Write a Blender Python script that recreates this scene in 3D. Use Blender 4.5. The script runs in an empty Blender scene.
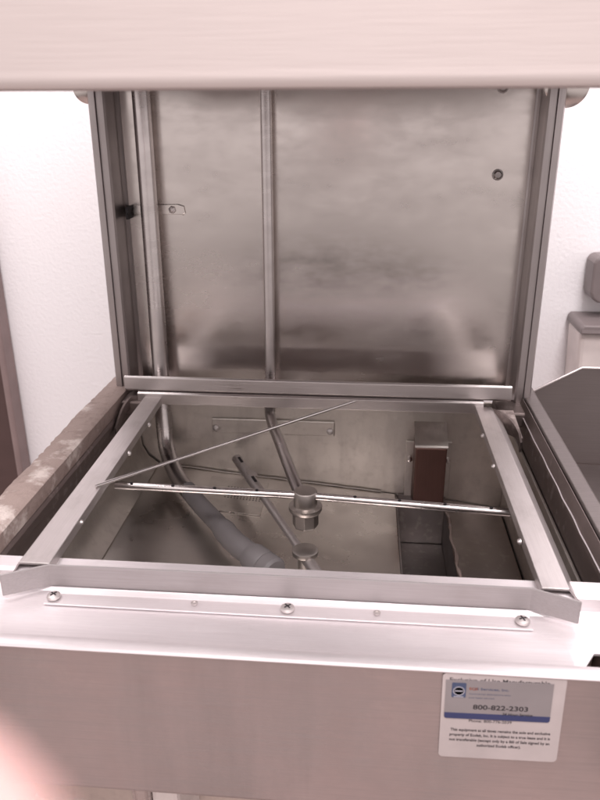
import bpy, bmesh, math, random
from mathutils import Vector, Matrix
random.seed(4)
S = bpy.context.scene
COL = S.collection
# ------------------------------------------------------------------ camera
cam_d = bpy.data.cameras.new('camera'); cam = bpy.data.objects.new('camera', cam_d); COL.objects.link(cam)
S.camera = cam
cam_d.sensor_fit = 'HORIZONTAL'; cam_d.sensor_width = 36.0; cam_d.lens = 36.0*733.5/600
cam_d.clip_start = 0.003; cam_d.clip_end = 60
PITCH, YAW, ROLL = 0.3748, 0.0886, -0.0032
CAMPOS = Vector((0.0697, -1.0998, 0.4358))
fwd = Vector((-math.sin(YAW)*math.cos(PITCH), math.cos(YAW)*math.cos(PITCH), -math.sin(PITCH)))
xr = Vector((math.cos(YAW), math.sin(YAW), 0)); up = xr.cross(fwd)
rx = math.cos(ROLL)*xr+math.sin(ROLL)*up; ru = -math.sin(ROLL)*xr+math.cos(ROLL)*up
CAMROT = Matrix((rx, ru, -fwd)).transposed()
cam.matrix_world = Matrix.Translation(CAMPOS) @ CAMROT.to_4x4()
cam_d.dof.use_dof = True; cam_d.dof.focus_distance = 0.95; cam_d.dof.aperture_fstop = 10.5
# ------------------------------------------------------------------ world and lamps
W = bpy.data.worlds.new('World'); S.world = W; W.use_nodes = True
nt = W.node_tree; nt.nodes.clear()
o_ = nt.nodes.new('ShaderNodeOutputWorld'); b_ = nt.nodes.new('ShaderNodeBackground')
tc = nt.nodes.new('ShaderNodeTexCoord'); sx = nt.nodes.new('ShaderNodeSeparateXYZ')
mr = nt.nodes.new('ShaderNodeMapRange'); cr = nt.nodes.new('ShaderNodeValToRGB')
nt.links.new(tc.outputs['Generated'], sx.inputs[0]); nt.links.new(sx.outputs['Z'], mr.inputs['Value'])
mr.inputs['From Min'].default_value = -1; mr.inputs['From Max'].default_value = 1
nt.links.new(mr.outputs[0], cr.inputs[0]); nt.links.new(cr.outputs[0], b_.inputs[0]); nt.links.new(b_.outputs[0], o_.inputs[0])
e = cr.color_ramp.elements
e[0].position = 0.0; e[0].color = (.20, .155, .15, 1)
e[1].position = 1.0; e[1].color = (1.0, .92, .92, 1)
for p, c in ((.30, (.24, .195, .19, 1)), (.385, (.74, .66, .64, 1)), (.52, (1.0, .90, .89, 1))):
    n = e.new(p); n.color = c
b_.inputs[1].default_value = 0.62
# dark arch painted into the world colour, added for the back panel to reflect
def wm(op, a, b=None):
    n = nt.nodes.new('ShaderNodeMath'); n.operation = op
    for i, q in enumerate((a, b)):
        if q is None: continue
        if isinstance(q, (int, float)): n.inputs[i].default_value = q
        else: nt.links.new(q, n.inputs[i])
    return n.outputs[0]
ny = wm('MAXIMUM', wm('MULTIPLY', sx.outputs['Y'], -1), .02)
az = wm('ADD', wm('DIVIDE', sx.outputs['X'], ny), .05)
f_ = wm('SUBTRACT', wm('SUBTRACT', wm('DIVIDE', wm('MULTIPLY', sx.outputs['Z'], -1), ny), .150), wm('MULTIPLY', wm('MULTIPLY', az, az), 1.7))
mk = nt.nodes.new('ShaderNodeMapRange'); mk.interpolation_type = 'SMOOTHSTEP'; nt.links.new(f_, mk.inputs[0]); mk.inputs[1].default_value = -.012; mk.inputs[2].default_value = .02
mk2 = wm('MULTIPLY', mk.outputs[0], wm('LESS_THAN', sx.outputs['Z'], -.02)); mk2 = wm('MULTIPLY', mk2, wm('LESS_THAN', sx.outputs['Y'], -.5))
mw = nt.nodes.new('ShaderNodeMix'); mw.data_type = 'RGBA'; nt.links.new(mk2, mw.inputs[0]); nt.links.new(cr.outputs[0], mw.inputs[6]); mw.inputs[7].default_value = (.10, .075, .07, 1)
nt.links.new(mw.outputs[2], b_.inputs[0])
def area(name, loc, target, sx_, sy_, power, col):
    l = bpy.data.lights.new(name, 'AREA'); l.shape = 'RECTANGLE'; l.size = sx_; l.size_y = sy_; l.energy = power; l.color = col
    o = bpy.data.objects.new(name, l); COL.objects.link(o); o.location = loc
    o.rotation_euler = (Vector(target)-Vector(loc)).to_track_quat('-Z', 'Y').to_euler(); return o
area('ceiling_lamp', (0.2, -1.75, 2.15), (0, -.5, 0.2), 1.3, .7, 40, (1, .925, .925))
area('ceiling_lamp', (0.0, -0.35, 2.15), (0, 0.1, 0), 1.8, .35, 44, (1, .94, .94))
S.view_settings.view_transform = 'Standard'; S.view_settings.look = 'None'
S.view_settings.exposure = 0.65; S.view_settings.gamma = 1
# ------------------------------------------------------------------ materials
def newmat(name):
    m = bpy.data.materials.new(name); m.use_nodes = True
    return m, m.node_tree, m.node_tree.nodes['Principled BSDF']
def mixc(N, a, b, fac):
    x = N.nodes.new('ShaderNodeMix'); x.data_type = 'RGBA'
    N.links.new(fac, x.inputs[0])
    if hasattr(a, 'is_linked'): N.links.new(a, x.inputs[6])
    else: x.inputs[6].default_value = (*a, 1)
    if hasattr(b, 'is_linked'): N.links.new(b, x.inputs[7])
    else: x.inputs[7].default_value = (*b, 1)
    return x.outputs[2]
def noise(N, scale, stretch=(1, 1, 1), detail=4, rough=.5, loc=(0, 0, 0)):
    t = N.nodes.new('ShaderNodeTexCoord'); mp = N.nodes.new('ShaderNodeMapping')
    mp.inputs['Scale'].default_value = stretch; mp.inputs['Location'].default_value = loc
    n = N.nodes.new('ShaderNodeTexNoise'); n.inputs['Scale'].default_value = scale
    n.inputs['Detail'].default_value = detail; n.inputs['Roughness'].default_value = rough
    N.links.new(t.outputs['Object'], mp.inputs[0]); N.links.new(mp.outputs[0], n.inputs['Vector']); return n.outputs['Fac']
def rng(N, v, a, b, c, d):
    m = N.nodes.new('ShaderNodeMapRange'); N.links.new(v, m.inputs[0])
    for i, q in enumerate((a, b, c, d)): m.inputs[i+1].default_value = q
    return m.outputs[0]
def bump(N, v, strength, dist, prev=None):
    b = N.nodes.new('ShaderNodeBump'); b.inputs['Strength'].default_value = strength; b.inputs['Distance'].default_value = dist
    N.links.new(v, b.inputs['Height'])
    if prev: N.links.new(prev, b.inputs['Normal'])
    return b.outputs[0]
def steel(name, col=(.56, .50, .485), rough=.3, brush=(1, 60, 60), wave=.0015, stain=.35, staincol=(.40, .34, .31), metal=1.0, spots=0.0, seed=0, rvar=.12, fb=.25, ff=.22):
    m, N, P = newmat(name)
    big = noise(N, 5, (1, 1, 1), 5, .6, (seed, 0, 0)); fine = noise(N, 14, brush, 3, .6)
    st = rng(N, big, .45, .75, 0, stain)
    c = mixc(N, col, staincol, st)
    f2 = rng(N, fine, .3, .7, 0, ff)
    c = mixc(N, c, tuple(q*.72 for q in col), f2)
    if spots:
        sp = noise(N, 70, (1, 1, 1), 2, .5, (seed, 3, 0)); zone = noise(N, 4, (1, 1, 1), 2, .5, (seed, 9, 1))
        mu = N.nodes.new('ShaderNodeMath'); mu.operation = 'MULTIPLY'
        N.links.new(rng(N, sp, .58, .68, 0, 1), mu.inputs[0]); N.links.new(rng(N, zone, .45, .6, 0, spots), mu.inputs[1])
        c = mixc(N, c, (.70, .64, .60), mu.outputs[0])
    N.links.new(c, P.inputs['Base Color'])
    P.inputs['Metallic'].default_value = metal
    r = rng(N, big, .3, .7, rough-rvar/2, rough+rvar); ad = N.nodes.new('ShaderNodeMath'); ad.operation = 'ADD'
    N.links.new(r, ad.inputs[0]); N.links.new(rng(N, fine, .3, .7, -.04, .06), ad.inputs[1])
    N.links.new(ad.outputs[0], P.inputs['Roughness'])
    n1 = bump(N, noise(N, 3.0, (1, 1, 1), 1, .4, (seed, 5, 5)), .6, wave*4)
    N.links.new(bump(N, fine, fb, .0004, n1), P.inputs['Normal'])
    return m
M = {}
M['panel'] = steel('panel_steel', (0.640, 0.590, 0.565), .18, (1.2, 2, 2.6), .0003, .12, (0.500, 0.456, 0.430), seed=2, spots=0, rvar=.05, fb=.03, ff=.10)
M['post'] = steel('post_steel', (0.440, 0.401, 0.399), .34, (60, 60, 1), .0005, .4, (0.300, 0.266, 0.262), seed=7)
M['tub'] = steel('tub_steel', (0.700, 0.655, 0.615), .33, (1, 1, 1), .0015, .5, (0.400, 0.355, 0.335), spots=.35, seed=4)
M['rail'] = steel('rail_steel', (0.690, 0.643, 0.637), .42, (50, 1, 50), .0005, .5, (0.520, 0.475, 0.455), seed=1)
M['bar'] = steel('bar_steel', (0.630, 0.583, 0.577), .33, (1, 50, 50), .0005, .4, (0.450, 0.407, 0.391), seed=11)
M['ledge'] = steel('ledge_steel', (0.860, 0.805, 0.822), .48, (1, 30, 30), .0006, .25, (0.800, 0.734, 0.734), seed=3, metal=.75)
M['front'] = steel('front_steel', (0.570, 0.512, 0.512), .36, (2, 45, 60), .003, .6, (0.420, 0.355, 0.340), seed=5, spots=.10, rvar=.2)
M['guide'] = steel('guide_steel', (0.360, 0.330, 0.332), .55, (1, 50, 50), .0006, .3, (0.280, 0.253, 0.253), seed=9, metal=.6)
M['table'] = steel('table_steel', (0.240, 0.210, 0.205), .42, (1, 50, 50), .0006, .4, (0.320, 0.289, 0.285), seed=19)
M['hood'] = steel('hood_steel', (0.610, 0.540, 0.522), .6, (1, 30, 30), .0003, .15, (0.540, 0.486, 0.478), seed=6, metal=.5)
M['pipe'] = steel('pipe_steel', (0.600, 0.556, 0.548), .26, (1, 1, 4), .0003, .4, (0.360, 0.320, 0.308), seed=8)
M['darkpipe'] = steel('scaled_pipe', (0.400, 0.367, 0.361), .45, (1, 1, 3), .0008, .6, (.22, .17, .15), seed=12, spots=.3)
M['chrome'] = steel('bright_rod', (0.800, 0.758, 0.750), .18, (1, 1, 1), .0002, .2, seed=13)
M['brass'] = steel('dull_fitting', (0.500, 0.460, 0.435), .36, (1, 1, 1), .0006, .5, (0.280, 0.243, 0.223), seed=14)
M['brown'] = steel('rust_cover', (.20, .115, .10), .42, (40, 40, 1), .0005, .4, (.12, .07, .06), seed=15)
M['screw'] = steel('screw_steel', (0.820, 0.770, 0.760), .42, (1, 1, 1), .0003, .6, (0.360, 0.320, 0.308), seed=16)
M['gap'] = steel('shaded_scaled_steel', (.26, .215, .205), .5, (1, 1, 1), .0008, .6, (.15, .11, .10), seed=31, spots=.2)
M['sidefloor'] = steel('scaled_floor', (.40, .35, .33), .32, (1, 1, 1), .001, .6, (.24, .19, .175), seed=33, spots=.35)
def marks(m, scale, stretch, amt, seed, rg=.06):
    N = m.node_tree; P = N.nodes['Principled BSDF']
    n = noise(N, scale, stretch, 6, .62, (seed, seed, 0)); src = P.inputs['Base Color'].links[0].from_socket
    N.links.new(mixc(N, src, (.30, .26, .25), rng(N, n, .52, .72, 0, amt)), P.inputs['Base Color'])
    rs = P.inputs['Roughness'].links[0].from_socket; ad = N.nodes.new('ShaderNodeMath'); ad.operation = 'ADD'
    N.links.new(rs, ad.inputs[0]); N.links.new(rng(N, n, .4, .7, -rg*.3, rg), ad.inputs[1]); N.links.new(ad.outputs[0], P.inputs['Roughness'])
marks(M['front'], 3.5, (2.6, 1, .35), .40, 3, .12)
marks(M['front'], 40, (.15, 1, 6), .12, 7)
marks(M['panel'], 5, (.5, 1, 1.8), .10, 5)
marks(M['tub'], 14, (1.5, 1.5, .4), .28, 2)
marks(M['tub'], 70, (1, 1, 1), .18, 6)
marks(M['ledge'], 30, (.3, 1, 1), .12, 4)
marks(M['guide'], 14, (1, 1, 2), .25, 9)
marks(M['rail'], 22, (1, .6, 1), .35, 2)
def simple(name, col, rough=.6, metal=0, spec=.5):
    m, N, P = newmat(name)
    c = mixc(N, col, tuple(q*.8 for q in col), rng(N, noise(N, 12), .35, .7, 0, 1)); N.links.new(c, P.inputs['Base Color'])
    P.inputs['Roughness'].default_value = rough; P.inputs['Metallic'].default_value = metal; return m
M['hose'] = simple('grey_hose', (.17, .155, .158), .55)
M['dark'] = simple('dark_hole', (.02, .015, .015), .7)
M['door'] = simple('brown_door', (.085, .048, .045), .5)
M['frame'] = simple('door_trim', (.26, .19, .185), .5)
M['whitebox'] = simple('white_plastic', (.80, .72, .70), .45)
M['greytop'] = simple('grey_plastic', (.20, .165, .165), .45)
M['ink'] = simple('black_ink', (.022, .018, .022), .6)
M['blue'] = simple('blue_ink', (.035, .045, .13), .45)
M['blueink'] = simple('slate_blue_ink', (.06, .08, .15), .5)
M['orange'] = simple('orange_ink', (.30, .11, .07), .5)
M['labelpaper'] = simple('label_paper', (.52, .455, .45), .45)
M['cardpaper'] = simple('card_paper', (.27, .24, .245), .38)
M['palegrey'] = simple('pale_ink', (.34, .33, .38), .5)
# wall paint with orange peel
m, N, P = newmat('wall_paint'); M['wall'] = m
P.inputs['Base Color'].default_value = (.87, .85, .87, 1); P.inputs['Roughness'].default_value = .45
N.links.new(bump(N, noise(N, 130, (1, 1, 1), 2, .5), +.30, .0025), P.inputs['Normal'])
# floor
m, N, P = newmat('floor_tile'); M['floor'] = m
N.links.new(mixc(N, (.40, .31, .29), (.30, .23, .21), rng(N, noise(N, 9), .35, .65, 0, 1)), P.inputs['Base Color']); P.inputs['Roughness'].default_value = .5
# crusted metal: brown sealant flaking off the steel
m, N, P = newmat('crusted_edge'); M['crust'] = m
cz = noise(N, 16, (1, 1, 1), 6, .65); cf = noise(N, 60, (1, 1, 1), 5, .7)
c = mixc(N, (.27, .205, .185), (.54, .47, .44), rng(N, cz, .54, .64, 0, .85)); c = mixc(N, c, (.17, .12, .105), rng(N, cf, .50, .70, 0, .6))
N.links.new(c, P.inputs['Base Color']); P.inputs['Roughness'].default_value = .72
N.links.new(bump(N, cz, .7, .006, bump(N, cf, .6, .003)), P.inputs['Normal'])
m, N, P = newmat('skin'); M['skin'] = m
P.inputs['Base Color'].default_value = (.60, .37, .35, 1); P.inputs['Roughness'].default_value = .5
P.inputs['Subsurface Weight'].default_value = .25; P.inputs['Subsurface Radius'].default_value = (.01, .004, .002)
M['sleeve'] = simple('sleeve_cloth', (.08, .09, .12), .9)
# ------------------------------------------------------------------ mesh helpers
def link(name, bm, mat, parent=None, bevel=0, smooth=False, seg=2):
    bmesh.ops.recalc_face_normals(bm, faces=bm.faces)
    me = bpy.data.meshes.new(name); bm.to_mesh(me); bm.free()
    o = bpy.data.objects.new(name, me); COL.objects.link(o)
    if mat: me.materials.append(M[mat] if isinstance(mat, str) else mat)
    if parent: o.parent = parent
    if smooth:
        for p in me.polygons: p.use_smooth = True
    if bevel:
        b = o.modifiers.new('bevel', 'BEVEL'); b.width = bevel; b.segments = seg; b.limit_method = 'ANGLE'; b.angle_limit = math.radians(35)
        b.harden_normals = False
    return o
def empty(name, loc, label, cat, group=None):
    o = bpy.data.objects.new(name, None); COL.objects.link(o); o.location = loc; o['label'] = label; o['category'] = cat
    if group: o['group'] = group
    return o
def tag(o, label, cat, group=None):
    o['label'] = label; o['category'] = cat
    if group: o['group'] = group
    return o
def box(bm, a, b):
    (x0, y0, z0), (x1, y1, z1) = a, b
    v = [bm.verts.new(p) for p in ((x0,y0,z0),(x1,y0,z0),(x1,y1,z0),(x0,y1,z0),(x0,y0,z1),(x1,y0,z1),(x1,y1,z1),(x0,y1,z1))]
    for f in ((0,1,2,3),(4,5,6,7),(0,1,5,4),(1,2,6,5),(2,3,7,6),(3,0,4,7)): bm.faces.new([v[i] for i in f])
def prism(bm, poly, vec):
    a = [bm.verts.new(Vector(p)) for p in poly]; b = [bm.verts.new(Vector(p)+Vector(vec)) for p in poly]
    bm.faces.new(a); bm.faces.new(b)
    for i in range(len(a)):
        j = (i+1) % len(a); bm.faces.new((a[i], a[j], b[j], b[i]))
def offset(pts, t):
    out = []
    for i, p in enumerate(pts):
        p = Vector(p); ds = []
        if i > 0: ds.append((p-Vector(pts[i-1])).normalized())
        if i < len(pts)-1: ds.append((Vector(pts[i+1])-p).normalized())
        ns = [Vector((-d.y, d.x)) for d in ds]
        n = sum(ns, Vector((0, 0)))
        n.normalize(); k = t/max(.35, n.dot(ns[0])); out.append(p+n*k)
    return out
def sheet(bm, prof, t, c0, c1, axis='x', taper=None):
    """folded sheet metal: prof is an open polyline (u,z), thickness t, swept along axis"""
    q = [Vector(p) for p in prof]+offset(prof, t)[::-1]
    if axis == 'x': prism(bm, [(c0, p.x, p.y) for p in q], (c1-c0, 0, 0))
    elif axis == 'y': prism(bm, [(p.x, c0, p.y) for p in q], (0, c1-c0, 0))
    else: prism(bm, [(p.x, p.y, c0) for p in q], (0, 0, c1-c0))
def smoothpath(pts, n=8):
    P = [Vector(p) for p in pts]; P = [P[0]*2-P[1]]+P+[P[-1]*2-P[-2]]; out = []
    for i in range(1, len(P)-2):
        for k in range(n):
            t = k/n; a, b, c, d = P[i-1:i+3]
            out.append(.5*((2*b)+(c-a)*t+(2*a-5*b+4*c-d)*t*t+(3*b-a-3*c+d)*t**3))
    out.append(P[-2]); return out
def tube(bm, pts, r, n=20, cap=True):
    P = [Vector(p) for p in pts]; rs = r if isinstance(r, (list, tuple)) else [r]*len(P)
    T = (P[1]-P[0]).normalized(); u = T.orthogonal().normalized(); rings = []
    for i, p in enumerate(P):
        if i == 0: T2 = (P[1]-P[0]).normalized()
        elif i == len(P)-1: T2 = (P[-1]-P[-2]).normalized()
        else: T2 = (P[i+1]-P[i-1]).normalized()
        q = T.rotation_difference(T2); u = (q @ u).normalized(); T = T2; v = T.cross(u)
        rings.append([bm.verts.new(p+rs[i]*(math.cos(2*math.pi*k/n)*u+math.sin(2*math.pi*k/n)*v)) for k in range(n)])
    for a, b in zip(rings, rings[1:]):
        for k in range(n): bm.faces.new((a[k], a[(k+1) % n], b[(k+1) % n], b[k]))
    if cap: bm.faces.new(rings[0]); bm.faces.new(rings[-1])
def lathe(bm, prof, centre, axis=(0, 0, 1), n=32):
    A = Vector(axis).normalized(); u = A.orthogonal().normalized(); v = A.cross(u); rings = []
    for r, h in prof:
        rings.append([bm.verts.new(Vector(centre)+A*h+max(r, 1e-5)*(math.cos(2*math.pi*k/n)*u+math.sin(2*math.pi*k/n)*v)) for k in range(n)])
    for a, b in zip(rings, rings[1:]):
        for k in range(n): bm.faces.new((a[k], a[(k+1) % n], b[(k+1) % n], b[k]))
    bm.faces.new(rings[0]); bm.faces.new(rings[-1])
def autosmooth(o, ang=35):
    me = o.data
    for p in me.polygons: p.use_smooth = True
    bm = bmesh.new(); bm.from_mesh(me)
    for ed in bm.edges:
        if len(ed.link_faces) == 2 and ed.calc_face_angle(0) > math.radians(ang): ed.smooth = False
    bm.to_mesh(me); bm.free(); return o
def B(): return bmesh.new()
# ------------------------------------------------------------------ setting
bm = B(); box(bm, (-3, -2.4, -.95), (3, .40, -.90)); o = link('floor', bm, 'floor'); o['kind'] = 'structure'
bm = B(); box(bm, (-2.2, .40, -.90), (2.2, .50, 2.4)); o = link('wall', bm, 'wall')
tag(o, 'white painted wall with orange peel texture behind the steel dishwasher', 'wall')
# brown door with lighter trim at the left
d = empty('door', (-.97, .38, -.90), 'dark brown door with a paler trim edge, standing at the far left against the white wall', 'door')
bm = B(); box(bm, (-.50, -.012, .005), (.253, .016, 2.05)); link('panel', bm, 'door', d, .002)
bm = B(); box(bm, (.2532, -.03, .0), (.268, .018, 2.1)); link('trim', bm, 'frame', d, .006)
# ------------------------------------------------------------------ dishwasher
D = empty('dishwasher', (0, -.25, -.90), 'open stainless steel commercial dishwasher with raised hood, spray arms and white notice on front', 'dishwasher')
D_inv = Vector((0, .25, .90))
def part(name, bm, mat, parent=D, bevel=0, smooth=False):
    o = link(name, bm, mat, None, bevel, smooth)
    if smooth: autosmooth(o)
    if parent is D:
        o.parent = D; o.matrix_parent_inverse = Matrix.Translation(D_inv)
    else:
        o.parent = parent
        o.matrix_parent_inverse = Matrix.Identity(4)
    return o
TX = .318
# tub walls
bm = B()
box(bm, (-TX, .050, -.36), (TX, .054, -.014))                    # back wall
box(bm, (-TX-.004, -.455, -.36), (-TX, .054, -.055)); box(bm, (TX, -.455, -.36), (TX+.004, .054, -.055))
box(bm, (-TX, -.459, -.36), (TX, -.455, -.016))
box(bm, (-TX-.004, -.459, -.364), (TX+.004, .054, -.360))
part('tub', bm, 'tub', bevel=.001)
# tub floor plates (sloping to the right), sump between them
M['floorplate'] = steel('floor_steel', (.72, .67, .63), .27, (1, 1, 1), .0012, .25, (.50, .45, .42), spots=0, seed=24, rvar=.16)
marks(M['floorplate'], 30, (1, 1, 1), .06, 3, .03)
fz = lambda x: -.176-.10*x
bm = B(); prism(bm, [(-TX+.002, .048, fz(-TX)), (.135, .048, fz(.135)), (.135, -.453, fz(.135)), (-TX+.002, -.453, fz(-TX))], (0, 0, -.003)); part('floor_plate', bm, 'floorplate', bevel=.001)
bm = B(); prism(bm, [(.135, .048, fz(.135)-.004), (.139, .048, fz(.135)-.004), (.139, -.453, fz(.135)-.004), (.135, -.453, fz(.135)-.004)], (0, 0, -.09)); 
prism(bm, [(.222, .048, -.206), (.226, .048, -.206), (.226, -.453, -.206), (.222, -.453, -.206)], (0, 0, -.09))
box(bm, (.139, -.453, -.29), (.222, .048, -.287)); box(bm, (.1392, .0465, -.286), (.2218, .0492, -.189)); part('sump', bm, 'darkpipe', bevel=.001)
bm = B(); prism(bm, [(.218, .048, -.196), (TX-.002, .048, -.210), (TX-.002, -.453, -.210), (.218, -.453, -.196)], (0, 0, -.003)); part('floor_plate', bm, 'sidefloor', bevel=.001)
# crusty bead along the sump edge
bm = B(); pts = [(.220+random.uniform(-.0025, .0025), .04-i*.02, -.193+random.uniform(-.001, .0015)) for i in range(25)]
tube(bm, smoothpath(pts, 3), [.0020+random.uniform(-.0006, .0012) for _ in range(24*3+1)], 10); part('scale_bead', bm, 'crust', smooth=True)
# coved corner between floor and left wall
bm = B(); sheet(bm, [(-.316, -.085), (-.313, -.112), (-.303, -.132), (-.285, -.1465)], .002, -.45, .046, 'y'); part('corner_fillet', bm, 'tub', smooth=True)
bm = B(); pts = [(-.27+i*.02, .0475, fz(-.27+i*.02)+.0015+random.uniform(-.0006, .0006)) for i in range(20)]; tube(bm, smoothpath(pts, 2), .0016, 8); part('weld_seam', bm, 'tub', smooth=True)
# perforated strainer
bm = B(); N0 = 9
prism(bm, [(-.185, .026, fz(-.185)+.0006), (-.085, .026, fz(-.085)+.0006), (-.085, -.085, fz(-.085)+.0006), (-.185, -.085, fz(-.185)+.0006)], (0, 0, .0015))
st = part('strainer', bm, 'tub', bevel=.0005)
bm = B()
for i in range(12):
    for j in range(7):
        x = -.150+i*.0052; y = -.005-j*.006; lathe(bm, [(.0012, 0), (.0012, .0006)], (x, y, fz(x)+.0019), n=8)
part('perforation', bm, 'dark', st)
# front rim, ledge, lip and front face in one folded sheet
def ledge_bm():
    bm = B()
    prof = [(-.450, -.060), (-.450, -.014), (-.452, -.011), (-.471, -.011), (-.4745, -.014), (-.477, -.027), (-.4825, -.0312), (-.53, -.0325), (-.553, -.0315), (-.559, -.029), (-.564, -.0205), (-.570, -.0165), (-.577, -.0155), (-.5815, -.0165), (-.583, -.0190), (-.5818, -.0208)]
    sheet(bm, prof, .0025, -.352, .270); return bm
part('front_ledge', ledge_bm(), 'ledge', smooth=True)
bm = B(); sheet(bm, [(-.450, -.011), (-.471, -.011), (-.4745, -.014), (-.477, -.027), (-.4825, -.0312), (-.532, -.0325)], .0025, .270, .345)
prism(bm, [(.270, -.532, -.0325), (.292, -.532, -.0325), (.272, -.562, -.0325), (.270, -.562, -.0325)], (0, 0, -.0025))
sheet(bm, [(-.561, -.06), (-.561, -.029), (-.564, -.0205), (-.570, -.0165), (-.577, -.0155), (-.5815, -.0165), (-.583, -.0190), (-.5818, -.0208)], .0025, .270, .352)
part('ledge_corner', bm, 'ledge', smooth=True)
bm = B(); sheet(bm, [(-.5798, -.0172), (-.5800, -.10), (-.5805, -.16), (-.580, -.190), (-.577, -.196), (-.555, -.198)], .003, -.36, .36)
part('front_panel', bm, 'front', bevel=.001)
# legs under the body, shelf
bm = B(); tube(bm, [(-.152, -.54, -.20), (-.160, -.46, -.90)], .011, 18); part('drain_leg', bm, 'pipe', smooth=True)
for x in (-.30, .30):
    for y in (-.12, .0):
        bm = B(); tube(bm, [(x, y, -.362), (x, y, -.86)], .02, 18); lathe(bm, [(.014, -.9), (.026, -.9), (.028, -.885), (.021, -.86)], (x, y, 0)); part('leg', bm, 'pipe', smooth=True)
bm = B(); box(bm, (-.142, -.54, -.36), (-.112, -.36, -.215)); part('control_box', bm, 'whitebox', bevel=.006)
# guide plate in front
bm = B(); y0 = -.480
pl = [(-.290, -.5025), (-.248, -.4805), (.243, -.4800), (.2855, -.4985)]
q = pl+[(p.x, p.y) for p in offset(pl, .0022)][::-1]
prism(bm, [(p[0], p[1], -.0005) for p in q], (0, 0, -.026))
g = part('rack_guide', bm, 'guide', bevel=.0016)
bm = B(); sheet(bm, [(y0-.003, -.0265), (y0-.009, -.0290), (y0-.0265, -.0290)], .0018, -.246, .242); part('flange', bm, 'ledge', g, .0006)
def screw(x, y, z, r, axis, parent, cross=True, mat='screw'):
    bm = B(); lathe(bm, [(r*.98, 0), (r, r*.12), (r*.86, r*.36), (r*.55, r*.52), (r*.2, r*.58), (0, r*.58)], (x, y, z), axis, 24)
    s = part('screw', bm, mat, parent, smooth=True)
    return s
def phillips(x, y, z, r, parent):
    s = screw(x, y, z, r, (0, -.1, 1), parent)
    return s
for (x, y) in ((-.238, y0-.0175), (.003, y0-.0175), (.233, y0-.0175)):
    bm = B(); lathe(bm, [(.0068, 0), (.0073, .0010), (.0066, .0026), (.0046, .0037), (0, .0041)], (x, y, -.0272), (0, 0, 1), 28)
    # crossed recess as raised dark slots cut by thin wedges
    s = part('screw', bm, 'screw', D, smooth=True)
    a = random.uniform(.3, 1.2)
    bm = B()
    for k in range(2):
        t = a+k*math.pi/2; dx, dy = math.cos(t), math.sin(t)
        prism(bm, [(x-dx*.0038-dy*.0005, y-dy*.0038+dx*.0005, -.0226), (x+dx*.0038-dy*.0005, y+dy*.0038+dx*.0005, -.0226), (x+dx*.0038+dy*.0005, y+dy*.0038-dx*.0005, -.0226), (x-dx*.0038+dy*.0005, y-dy*.0038-dx*.0005, -.0226)], (0, 0, -.0013+.0002*k))
    part('slot', bm, 'ink', s)
for (x, y) in ((-.092, y0-.016), (.092, y0-.016)):
    bm = B(); lathe(bm, [(.0034, 0), (.0036, .0008), (.0024, .0010), (.0022, .0003), (0, .0003)], (x, y, -.0272), n=20); part('rivet_hole', bm, 'screw', smooth=True)
# rack rails left and right
def rail(pts_in, pts_flat, pts_out, name='rack_rail'):
    """each argument: (back point, front point) of a fold line; inner lip hangs down"""
    bm = B(); L = []
    (bi, fi), (bf, ff), (bo, fo) = pts_in, pts_flat, pts_out
    rows = []
    for i, f, o2 in ((bi, bf, bo), (fi, ff, fo)):
        i, f, o2 = Vector(i), Vector(f), Vector(o2)
        lip = i+Vector((0, 0, -.012)); rows.append([lip, i, f, o2])
    t = Vector((0, 0, -.0025)); sgn = 1 if bi[0] > 0 else -1
    tl = Vector((sgn*.0025, 0, 0))
    v = []
    for r in rows:
        topv = [bm.verts.new(p) for p in r]
        botv = [bm.verts.new(r[0]+tl), bm.verts.new(r[1]+tl+t), bm.verts.new(r[2]+t), bm.verts.new(r[3]+t)]
        v.append(topv+botv[::-1])
    n = len(v[0])
    for k in range(n):
        bm.faces.new((v[0][k], v[0][(k+1) % n], v[1][(k+1) % n], v[1][k]))
    bm.faces.new(v[0]); bm.faces.new(v[1])
    return part(name, bm, 'rail', bevel=.0012)
rl = rail(((-.256, -.003, 0), (-.247, -.479, 0)), ((-.284, -.003, 0), (-.280, -.479, 0)), ((-.297, -.003, -.020), (-.294, -.476, -.020)))
rr = rail(((.251, -.003, 0), (.252, -.479, 0)), ((.276, -.003, 0), (.279, -.479, 0)), ((.292, -.003, -.018), (.293, -.476, -.018)))
for sx_ in (-1, 1):
    for y in (-.10, -.20, -.385):
        bm = B(); lathe(bm, [(.0035, 0), (.0035, .0015), (.002, .004), (0, .0045)], (sx_*.2505, y, -.007), (-sx_, 0, 0), 14); part('stud', bm, 'screw', smooth=True)
# back bar / rear rim
bm = B(); sheet(bm, [(.045, .002), (.006, .0335), (.002, .0345), (0, .032), (-.001, .0125), (.003, .0085)], .002, -.317, .306); part('rear_bar', bm, 'bar', bevel=.0008)
bm = B(); sheet(bm, [(.040, .0080), (.000, .0082), (-.0035, .0060), (-.003, -.012), (.003, -.014)], .002, -.296, .264); part('rear_rim', bm, 'bar', bevel=.0008)
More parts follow.
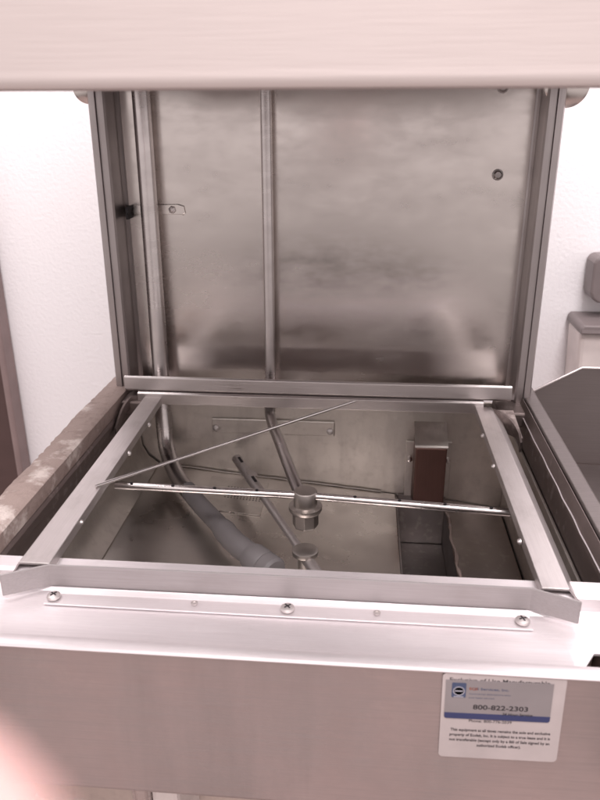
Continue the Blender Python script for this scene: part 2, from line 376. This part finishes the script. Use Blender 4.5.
# rounded tub rim corners running forward from the rear rim
for s, x in ((-1, -.293), (1, .258)):
    bm = B(); pts = smoothpath([(x, .0, -.003), (x+s*.012, -.006, -.004), (x+s*.017+(.022 if s > 0 else 0), -.030, -.010), (x+s*.018+(.032 if s > 0 else 0), -.055, -.020), (x+s*.018+(.034 if s > 0 else 0), -.075, -.032)], 6)
    vs = []
    for p in pts:
        vs.append([bm.verts.new(p+Vector((0, 0, .004))), bm.verts.new(p+Vector((s*.004, .004, .004))), bm.verts.new(p+Vector((s*.004, .004, -.012))), bm.verts.new(p+Vector((0, 0, -.012)))])
    for a, b in zip(vs, vs[1:]):
        for k in range(4): bm.faces.new((a[k], a[(k+1) % 4], b[(k+1) % 4], b[k]))
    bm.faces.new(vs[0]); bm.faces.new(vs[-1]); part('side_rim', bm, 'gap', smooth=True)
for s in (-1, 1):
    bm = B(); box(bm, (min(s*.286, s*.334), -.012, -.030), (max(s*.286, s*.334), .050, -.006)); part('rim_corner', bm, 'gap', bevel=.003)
# back panel, corner posts
ZT = .95
bm = B(); box(bm, (-.333, .090, -.012), (.333, .093, ZT)); part('back_panel', bm, 'panel')
for s in (-1, 1):
    bm = B()
    prof = [(s*.314, .0905), (s*.317, .088), (s*.320, .083), (s*.320, .037), (s*.3215, .034), (s*.329, .034), (s*.3295, .040), (s*.3325, .040), (s*.333, .030), (s*.339, .030), (s*.341, .034), (s*.341, .10)]
    sheet(bm, prof, -.0018*s, -.022, ZT, 'z'); part('corner_post', bm, 'post', bevel=.0006)
# panel bolts and pipe clip
for (x, z) in ((.268, .345), (.264, .468)):
    bm = B(); lathe(bm, [(.0085, 0), (.0085, .001), (.0065, .0016), (.0058, .004), (.0045, .0052), (0, .0056)], (x, .0898, z), (0, -1, 0), 24); part('bolt', bm, 'darkpipe', smooth=True)
bm = B()
poly = [(-.305, .0), (-.305, .014), (-.232, .016), (-.222, .013), (-.220, .002), (-.223, .0005), (-.2235, -.002), (-.226, .0)]
prism(bm, [(p[0], .0865, .282+p[1]) for p in poly], (0, .0018, 0)); clip = part('pipe_clip', bm, 'panel', bevel=.0006)
bm = B(); lathe(bm, [(.0062, 0), (.0062, .0015), (.005, .003), (.002, .004), (0, .0041)], (-.2405, .0865, .2895), (0, -1, 0), 6); part('bolt', bm, 'screw', clip)
bm = B(); prism(bm, [(-.3095, .060, .277), (-.3055, .060, .277), (-.3055, .060, .281), (-.3075, .060, .285), (-.3055, .060, .290), (-.3055, .060, .296), (-.3095, .060, .296)], (0, .027, 0)); part('clip_end', bm, 'ink', clip)
# rinse / wash pipes
bm = B(); tube(bm, smoothpath([(-.272, .066, ZT), (-.272, .066, .5), (-.272, .063, .2), (-.271, .055, .02), (-.268, .040, -.060), (-.258, .015, -.105), (-.228, -.040, -.125), (-.195, -.090, -.128)], 8), .0136, 24); part('wash_pipe', bm, 'pipe', smooth=True)
bm = B(); tube(bm, smoothpath([(-.202, -.079, -.1275), (-.172, -.123, -.129), (-.130, -.180, -.130), (-.100, -.222, -.131), (-.070, -.252, -.132)], 6), .0138, 24); hs = part('grey_hose', bm, 'hose', smooth=True)
bm = B(); tube(bm, smoothpath([(-.128, -.183, -.130), (-.100, -.222, -.131), (-.075, -.247, -.132)], 4), [.0150, .0168, .0160, .0164, .0159, .0165, .0166, .0160, .0158], 24); part('sleeve', bm, 'hose', hs, smooth=True)
bm = B(); lathe(bm, [(.014, -.02), (.0185, -.018), (.0208, -.01), (.0212, .008), (.0190, .012), (.0212, .015), (.0212, .030), (.018, .034), (.01, .035)], (-.062, -.260, -.134), (.72, -.69, -.05)); part('coupling', bm, 'hose', hs, smooth=True)
bm = B(); tube(bm, smoothpath([(-.083, .062, ZT), (-.083, .062, .5), (-.083, .060, .2), (-.083, .052, .0), (-.083, .040, -.030), (-.078, .020, -.045), (-.058, -.04, -.055), (-.030, -.13, -.064), (-.004, -.205, -.075)], 8), .0088, 22); part('rinse_pipe', bm, 'pipe', smooth=True)
# hub and upper rinse arm
hx, hy = .0, -.237
bm = B()
lathe(bm, [(.0, -.022), (.0215, -.022), (.0225, -.020), (.0225, -.015), (.016, -.0135), (.0155, .006), (.0145, .0075), (0, .0078)], (hx, hy, -.042), n=36)
hub = part('arm_hub', bm, 'brass', smooth=True)
bm = B(); lathe(bm, [(0, -.046), (.0165, -.046), (.0178, -.043), (.0178, -.025), (.0175, -.022), (0, -.022)], (hx, hy, -.042), n=8); part('hex_nut', bm, 'brass', hub, bevel=.0008)
dl = Vector((-.262, .006, .001)); dr = Vector((.264, -.023, .0))
for dv in (dl, dr):
    bm = B(); a = Vector((hx, hy, -.042)); tube(bm, [a, a+dv], .0053, 18); arm = part('rinse_arm', bm, 'chrome', smooth=True)
    for k in range(4):
        bm = B(); p = a+dv*(.25+.22*k)+Vector((0, -.002, .0049)); lathe(bm, [(.0022, 0), (.0022, .0012), (0, .0013)], p, n=10); part('nozzle', bm, 'ink', arm)
# lower wash arm
wc = Vector((.0, -.2430, -.134)); wt = Vector((-.139, .020, -.118)); dw = (wt-wc)
bm = B(); tube(bm, [wc, wc+dw*.62], .0062, 18); tube(bm, [wc+dw*.60, wt], .0084, 18)
wa = part('wash_arm', bm, 'rail', smooth=True)
for k in (.70, .93):
    bm = B(); p = wc+dw*k+Vector((0, 0, .0078)); u = dw.normalized(); w = u.cross(Vector((0, 0, 1)))
    prism(bm, [p-u*.009-w*.0022, p+u*.009-w*.0022, p+u*.009+w*.0022, p-u*.009+w*.0022], (0, 0, .0014)); part('slot', bm, 'ink', wa)
bm = B(); lathe(bm, [(.0, -.001), (.0095, -.001), (.0095, .0015), (.006, .0018), (0, .0018)], wc+dw*.78+Vector((.004, 0, .006)), (.4, 0, 1), 16); part('nozzle', bm, 'screw', wa, smooth=True)
bm = B(); lathe(bm, [(0, -.03), (.010, -.03), (.010, -.004), (.0178, -.003), (.0182, 0), (.0178, .003), (.015, .0045), (0, .005)], wc+Vector((0, 0, .008)), n=36); part('arm_cap', bm, 'brass', wa, smooth=True)
bm = B(); tube(bm, [wc-dw*.02, wc-dw*.60], .0085, 18); part('wash_arm_end', bm, 'rail', wa, smooth=True)
bm = B(); lathe(bm, [(.0042, 0), (.0042, .004), (.003, .0045), (.0028, .001), (0, .001)], wc-dw*.17+Vector((.008, 0, .006)), (.6, -.3, 1), 16); part('nozzle', bm, 'chrome', wa, smooth=True)
# loose diagonal rod
bm = B(); tube(bm, [(-.256, -.315, .0025), (.062, .000, .0028)], .0023, 12); part('brace_rod', bm, 'chrome', smooth=True)
# bracket on back wall
bm = B(); box(bm, (-.185, .0455, -.082), (.027, .0495, -.055)); br = part('wall_bracket', bm, 'tub', bevel=.0015)
for x in (-.178, .019):
    bm = B(); lathe(bm, [(.006, 0), (.0055, .003), (.003, .005), (0, .0055)], (x, .0455, -.0725), (0, -1, 0), 18); part('bolt', bm, 'screw', br, smooth=True)
# brown sensor box
bm = B(); X0, X1 = .162, .213
prism(bm, [(X0, .050, -.052), (X0, .002, -.074), (X0, .000, -.079), (X0, .000, -.180), (X0, .050, -.195)], (X1-X0, 0, 0)); sb = part('sensor_box', bm, 'brown', bevel=.002)
bm = B(); prism(bm, [(X0-.0015, .050, -.0500), (X0-.0015, .001, -.0725), (X0-.0015, -.0008, -.0745), (X0-.0015, -.0010, -.0762), (X0-.0015, .0005, -.0762), (X0-.0015, .0015, -.0755), (X0-.0015, .050, -.0530)], (X1-X0+.003, 0, 0)); part('lid', bm, 'tub', sb, .0006)
bm = B(); box(bm, (X0-.013, .044, -.19), (X1+.013, .049, -.085)); part('mounting_flange', bm, 'tub', sb, .001)
for x in (X0-.006, X1+.007):
    bm = B(); lathe(bm, [(.0045, 0), (.0048, .004), (.003, .007), (0, .008)], (x, .044, -.118), (0, -1, 0), 16); part('bolt', bm, 'chrome', sb, smooth=True)
# side gusset at the back right
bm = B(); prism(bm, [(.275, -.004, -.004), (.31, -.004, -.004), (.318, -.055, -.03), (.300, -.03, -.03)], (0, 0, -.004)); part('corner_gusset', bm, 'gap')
# raised hood
HZ = .4515
bm = B()
sheet(bm, [(-.550, HZ+.006), (-.556, HZ+.001), (-.568, HZ), (-.5712, HZ+.0010), (-.5722, HZ+.003), (-.5723, HZ+.0065), (-.5721, HZ+.0085), (-.572, HZ+.011), (-.572, HZ+.05), (-.572, ZT+.1)], .0022, -.342, .342)
hood = part('hood', bm, 'hood', smooth=True)
bm = B(); box(bm, (-.342, -.569, HZ+.02), (-.339, .03, ZT+.1)); box(bm, (.339, -.569, HZ+.02), (.342, .03, ZT+.1)); box(bm, (-.342, -.572, ZT+.1), (.342, .10, ZT+.103)); part('hood_side', bm, 'front', hood)
for s, r in ((-1, .022), (1, .030)):
    bm = B(); lathe(bm, [(0, 0), (r, 0), (r+.001, .002), (r+.001, .016), (r-.003, .019), (0, .02)], (s*.345, .06, .470), (0, -1, 0), 36); part('hood_roller', bm, 'panel', smooth=True)
# ------------------------------------------------------------------ notice label on front panel
LW, LH = .124, .113
lc = Vector((.2025, -.5809, -.0685)); 
def rrect(w, h, r, top=True, n=6):
    pts = []
    for cx, cz, a0, on in ((w/2-r, h/2-r, 0, top), (-w/2+r, h/2-r, 90, top), (-w/2+r, -h/2+r, 180, True), (w/2-r, -h/2+r, 270, True)):
        if on: pts += [(cx+r*math.cos(math.radians(a0+90*k/n)), cz+r*math.sin(math.radians(a0+90*k/n))) for k in range(n+1)]
        else: pts.append((w/2 if cx > 0 else -w/2, h/2))
    return pts
def flat(pts, y, t): 
    bm = B(); prism(bm, [(p[0], y, p[1]) for p in pts], (0, -t, 0)); return bm
lab = link('notice_label', flat(rrect(LW, LH, .005), 0, .0005), 'labelpaper')
lab.parent = D; lab.matrix_parent_inverse = Matrix.Identity(4)
lab.location = lc+D_inv; lab.rotation_euler = (0, math.radians(-1.2), 0); lab.scale = (.855, 1, .855)
def lpart(name, bm, mat):
    o = link(name, bm, mat, lab); return o
cx, cz = -.0045, .0232  # card centre in label frame
CW, CH = .108, .050
lpart('contact_card', flat([(p[0]+cx, p[1]+cz) for p in rrect(CW, CH, .003, False)], -.0006, .0005), 'cardpaper')
lpart('blue_band', flat([(p[0]+cx, p[1]+cz-CH/2+.0037) for p in rrect(CW, .0075, .0028, False)], -.00115, .0002), 'blue')
lpart('emblem', flat([(p[0]+cx-.0405, p[1]+cz+.0125) for p in rrect(.0145, .019, .0012)], -.00115, .0002), 'blueink')
bm = B(); lathe(bm, [(.0060, 0), (.0060, .0002), (.0048, .0002), (.0048, 0)], (cx-.0405, -.0014, cz+.0115), (0, -1, 0), 28)
box(bm, (cx-.0455, -.00155, cz+.0035), (cx-.0355, -.0014, cz+.0048)); box(bm, (cx-.0445, -.00155, cz+.0108), (cx-.0365, -.0014, cz+.0124)); lpart('emblem_ring', bm, 'palegrey')
def text(body, x, z, h, w, mat, y=-.0006, align='LEFT', bold=.0, shear=0, name='lettering'):
    cu = bpy.data.curves.new(name, 'FONT'); cu.body = body; cu.size = 1; cu.align_x = 'LEFT'; cu.offset = bold; cu.shear = shear; cu.resolution_u = 3
    o = bpy.data.objects.new(name, cu); COL.objects.link(o); bpy.context.view_layer.update()
    dg = bpy.context.evaluated_depsgraph_get(); me = bpy.data.meshes.new_from_object(o.evaluated_get(dg))
    bpy.data.objects.remove(o); bpy.data.curves.remove(cu)
    xs = [v.co.x for v in me.vertices]; x0, x1 = min(xs), max(xs); k = w/(x1-x0)
    for v in me.vertices:
        px = (v.co.x-x0)*k+(x if align == 'LEFT' else x-w/2); pz = v.co.y*h/.7+z; v.co = (px, y, pz)
    me.materials.clear(); me.materials.append(M[mat]); me.name = name
    q = bpy.data.objects.new(name, me); COL.objects.link(q); q.parent = lab; return q
text('Exclusive of Use Manufacturable', cx, .0462, .0048, .1005, 'ink', -.00058, 'C', .012)
text('EQS Services, Inc.', cx-.030, cz+.0135, .0030, .040, 'blueink', -.0012, 'LEFT', .015)
text('EQS', cx-.030, cz+.0135, .0030, .0085, 'orange', -.00125, 'LEFT', .03)
text('Commercial dishmachine sales', cx-.030, cz+.0075, .0018, .042, 'blueink', -.0012, 'LEFT')
text('and lease service', cx-.030, cz+.0025, .0018, .026, 'blueink', -.0012, 'LEFT')
text('800-822-2303', cx-.024+.027, cz-.0118, .0060, .056, 'ink', -.0012, 'C', .022)
text('24 Hour Service', cx+.0205, cz-.0182, .0034, .031, 'ink', -.0014, 'C', .01, .2)
text('Phone: 800-776-2039', cx-.006, -.0068, .0036, .044, 'ink', -.0006, 'C', .01)
for i, (s, w) in enumerate((('This equipment at all times remains the sole and exclusive', .103), ('property of Ecolab, Inc. It is subject to a true lease and it is', .104), ('not transferable (except only by a Bill of Sale signed by an', .104), ('authorized Ecolab officer).', .046))):
    text(s, .0005, -.0195-i*.0068, .0036, w, 'ink', -.0006, 'C', .026)
# ------------------------------------------------------------------ tables on either side
LT = empty('dish_table', (-.5, -.25, -.90), 'steel table edge crusted with flaking brown sealant, left of the dishwasher tub', 'table')
def tpart(name, bm, mat, root, bevel=0, smooth=False):
    o = link(name, bm, mat, None, bevel, smooth)
    if smooth: autosmooth(o)
    o.parent = root; o.matrix_parent_inverse = Matrix.Translation(-Vector(root.location)); return o
# crusty rim: irregular cross-section swept along y
def crust_bar(sx_, xa, xb, zt, y0, y1, n=90, amp=1.0):
    bm = B(); rows = []; rnd = random.Random(5)
    ph = [rnd.uniform(0, 6) for _ in range(6)]
    for i in range(n+1):
        y = y0+(y1-y0)*i/n
        w = amp*(.0008*math.sin(y*23+ph[0])+.0006*math.sin(y*71+ph[1])*math.sin(y*13)+.0003*math.sin(y*310+ph[2]))+rnd.uniform(-.0007, .0007)*amp
        prof = [(xa, zt-.050), (xa, zt-.012), (xa-sx_*0, zt-.002), (xa+sx_*.004, zt+w*.6), (xa+sx_*.016, zt+.001+w), (xb-sx_*.004, zt+w*1.3), (xb+sx_*w*1.5, zt-.003), (xb+sx_*w, zt-.014), (xb, zt-.05)]
        rows.append([bm.verts.new((p[0], y, p[1])) for p in prof])
    for a, b in zip(rows, rows[1:]):
        for k in range(len(a)-1): bm.faces.new((a[k], a[k+1], b[k+1], b[k]))
    bm.faces.new(rows[0]); bm.faces.new(rows[-1]); return bm
tpart('table_edge', crust_bar(-1, -.3215, -.364, .005, -.66, .078), 'crust', LT, 0, True)
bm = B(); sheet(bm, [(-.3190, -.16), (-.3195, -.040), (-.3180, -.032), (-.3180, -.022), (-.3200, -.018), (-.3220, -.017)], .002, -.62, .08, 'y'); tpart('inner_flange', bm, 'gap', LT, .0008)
bm = B(); box(bm, (-.359, -.62, -.16), (-.327, .075, -.047)); tpart('apron', bm, 'front', LT, .002)
for y in (-.58, .03):
    bm = B(); tube(bm, [(-.343, y, -.16), (-.343, y, -.90)], .014, 16); tpart('leg', bm, 'pipe', LT, 0, True)
RT = empty('dish_table', (.6, -.25, -.90), 'steel dish table with an angled back splash, right of the dishwasher', 'table')
bm = B(); sheet(bm, [(.332, .002), (.334, .006), (.352, .007), (.356, .003), (.360, -.130), (.372, -.142), (.98, -.15), (.98, -.19)], -.0022, -.66, .10, 'y'); tpart('table_top', bm, 'table', RT, .0012)
bm = B(); sheet(bm, [(.322, -.16), (.325, -.06), (.3255, -.020), (.3310, .004)], .0015, -.62, .10, 'y'); tpart('inner_flange', bm, 'gap', RT, .0006)
bm = B(); pts = [(.3246+random.uniform(-.0006, .0006), .07-i*.028, -.014+random.uniform(-.0004, .0004)) for i in range(24)]; tube(bm, smoothpath(pts, 2), .0009, 8); tpart('sealant_line', bm, 'ledge', RT)
bm = B(); prism(bm, [(.360, .102, -.16), (.3602, .102, -.035), (.360, .102, -.011), (.438, .102, .034), (.98, .102, .035), (.98, .102, -.16)], (0, .003, 0)); tpart('back_splash', bm, 'table', RT, .001)
bm = B(); tube(bm, [(.360, .101, -.011), (.438, .101, .0345), (.98, .101, .0355)], .0022, 10); tpart('splash_hem', bm, 'bar', RT, 0, True)
for x, y in ((.95, -.58), (.95, .08), (.39, -.58)):
    bm = B(); tube(bm, [(x, y, -.15), (x, y, -.90)], .017, 16); tpart('leg', bm, 'pipe', RT, 0, True)
# dispenser on the wall and rounded bracket above it
q = empty('dispenser', (.58, .39, .0), 'white wall dispenser with a dark grey lid, above the right dish table', 'dispenser')
bm = B(); prism(bm, [(.494, .30, -.095), (.487, .30, .038), (.70, .30, .038), (.70, .30, -.095)], (0, .096, 0)); tpart('body', bm, 'whitebox', q, .008)
bm = B(); prism(bm, [(.483, .286, .0385), (.484, .286, .050), (.490, .29, .056), (.71, .29, .056), (.71, .286, .0385)], (0, .11, 0)); tpart('lid', bm, 'greytop', q, .003)
bm = B(); prism(bm, [(.506, .34, .165), (.510, .34, .173), (.518, .34, .177), (.72, .34, .177), (.72, .34, .087), (.523, .34, .087), (.512, .34, .095), (.507, .34, .107)], (0, .056, 0))
o = link('switch_box', bm, 'greytop', None, .004); tag(o, 'small dark grey box with rounded corners on the wall above the white dispenser', 'box')
# ------------------------------------------------------------------ photographer's hand beside the lens
def camp(x, y, z): return CAMPOS+rx*x+ru*y+fwd*z
def skin_chain(verts, edges, radii, name):
    me = bpy.data.meshes.new(name); me.from_pydata(verts, edges, []); o = bpy.data.objects.new(name, me); COL.objects.link(o)
    o.modifiers.new('skin', 'SKIN'); 
    for v, r in zip(me.skin_vertices[0].data, radii): v.radius = r if isinstance(r, tuple) else (r, r)
    me.skin_vertices[0].data[0].use_root = True
    s = o.modifiers.new('sub', 'SUBSURF'); s.levels = 2; s.render_levels = 2
    bpy.context.view_layer.update(); dg = bpy.context.evaluated_depsgraph_get()
    m2 = bpy.data.meshes.new_from_object(o.evaluated_get(dg)); bpy.data.objects.remove(o)
    return m2
vs = []; es = []; rs = []
def add(p, r, prev=None):
    vs.append(camp(*p)); rs.append(r); i = len(vs)-1
    if prev is not None: es.append((prev, i))
    return i
wr = add((-.105, -.150, -.035), (.026, .020))
pa = add((-.092, -.112, -.012), (.030, .018), wr)
pb = add((-.082, -.088, .004), (.034, .016), pa)
def finger(base, joints, r0, r1, root):
    pr_ = root; n = len(joints)
    for k, j in enumerate([base]+joints):
        pr_ = add(j, r0+(r1-r0)*k/n, pr_)
finger((-.060, -.068, .016), [(-.040, -.045, .029), (-.0240, -.029, .0345), (-.0142, -.0184, .035)], .0125, .0138, pb)
finger((-.078, -.062, .020), [(-.062, -.040, .040), (-.050, -.022, .044), (-.043, -.012, .042)], .0098, .0074, pb)
finger((-.095, -.064, .018), [(-.085, -.040, .040), (-.074, -.022, .046), (-.067, -.012, .044)], .0092, .0070, pb)
finger((-.110, -.074, .012), [(-.106, -.052, .032), (-.098, -.036, .040), (-.092, -.027, .040)], .0082, .0062, pb)
finger((-.066, -.112, -.028), [(-.045, -.090, -.040), (-.034, -.068, -.040), (-.028, -.052, -.036)], .0125, .0082, pa)
fa = add((-.110, -.185, -.125), (.033, .028), wr); add((-.112, -.205, -.255), (.040, .036), fa)
me = skin_chain(vs, es, rs, 'hand'); me.name = 'hand'
for p in me.polygons: p.use_smooth = True
me.materials.clear(); me.materials.append(M['skin'])
ho = bpy.data.objects.new('hand', me); COL.objects.link(ho)
tag(ho, 'blurred pink fingertip of the hand intruding at the lower left corner', 'hand')
bm = B(); a = camp(-.110, -.182, -.11); b2 = camp(-.113, -.210, -.28); tube(bm, [a, a.lerp(b2, .5), b2], [.040, .046, .052], 24)
so = link('sleeve', bm, 'sleeve', None, 0, True); so.parent = ho
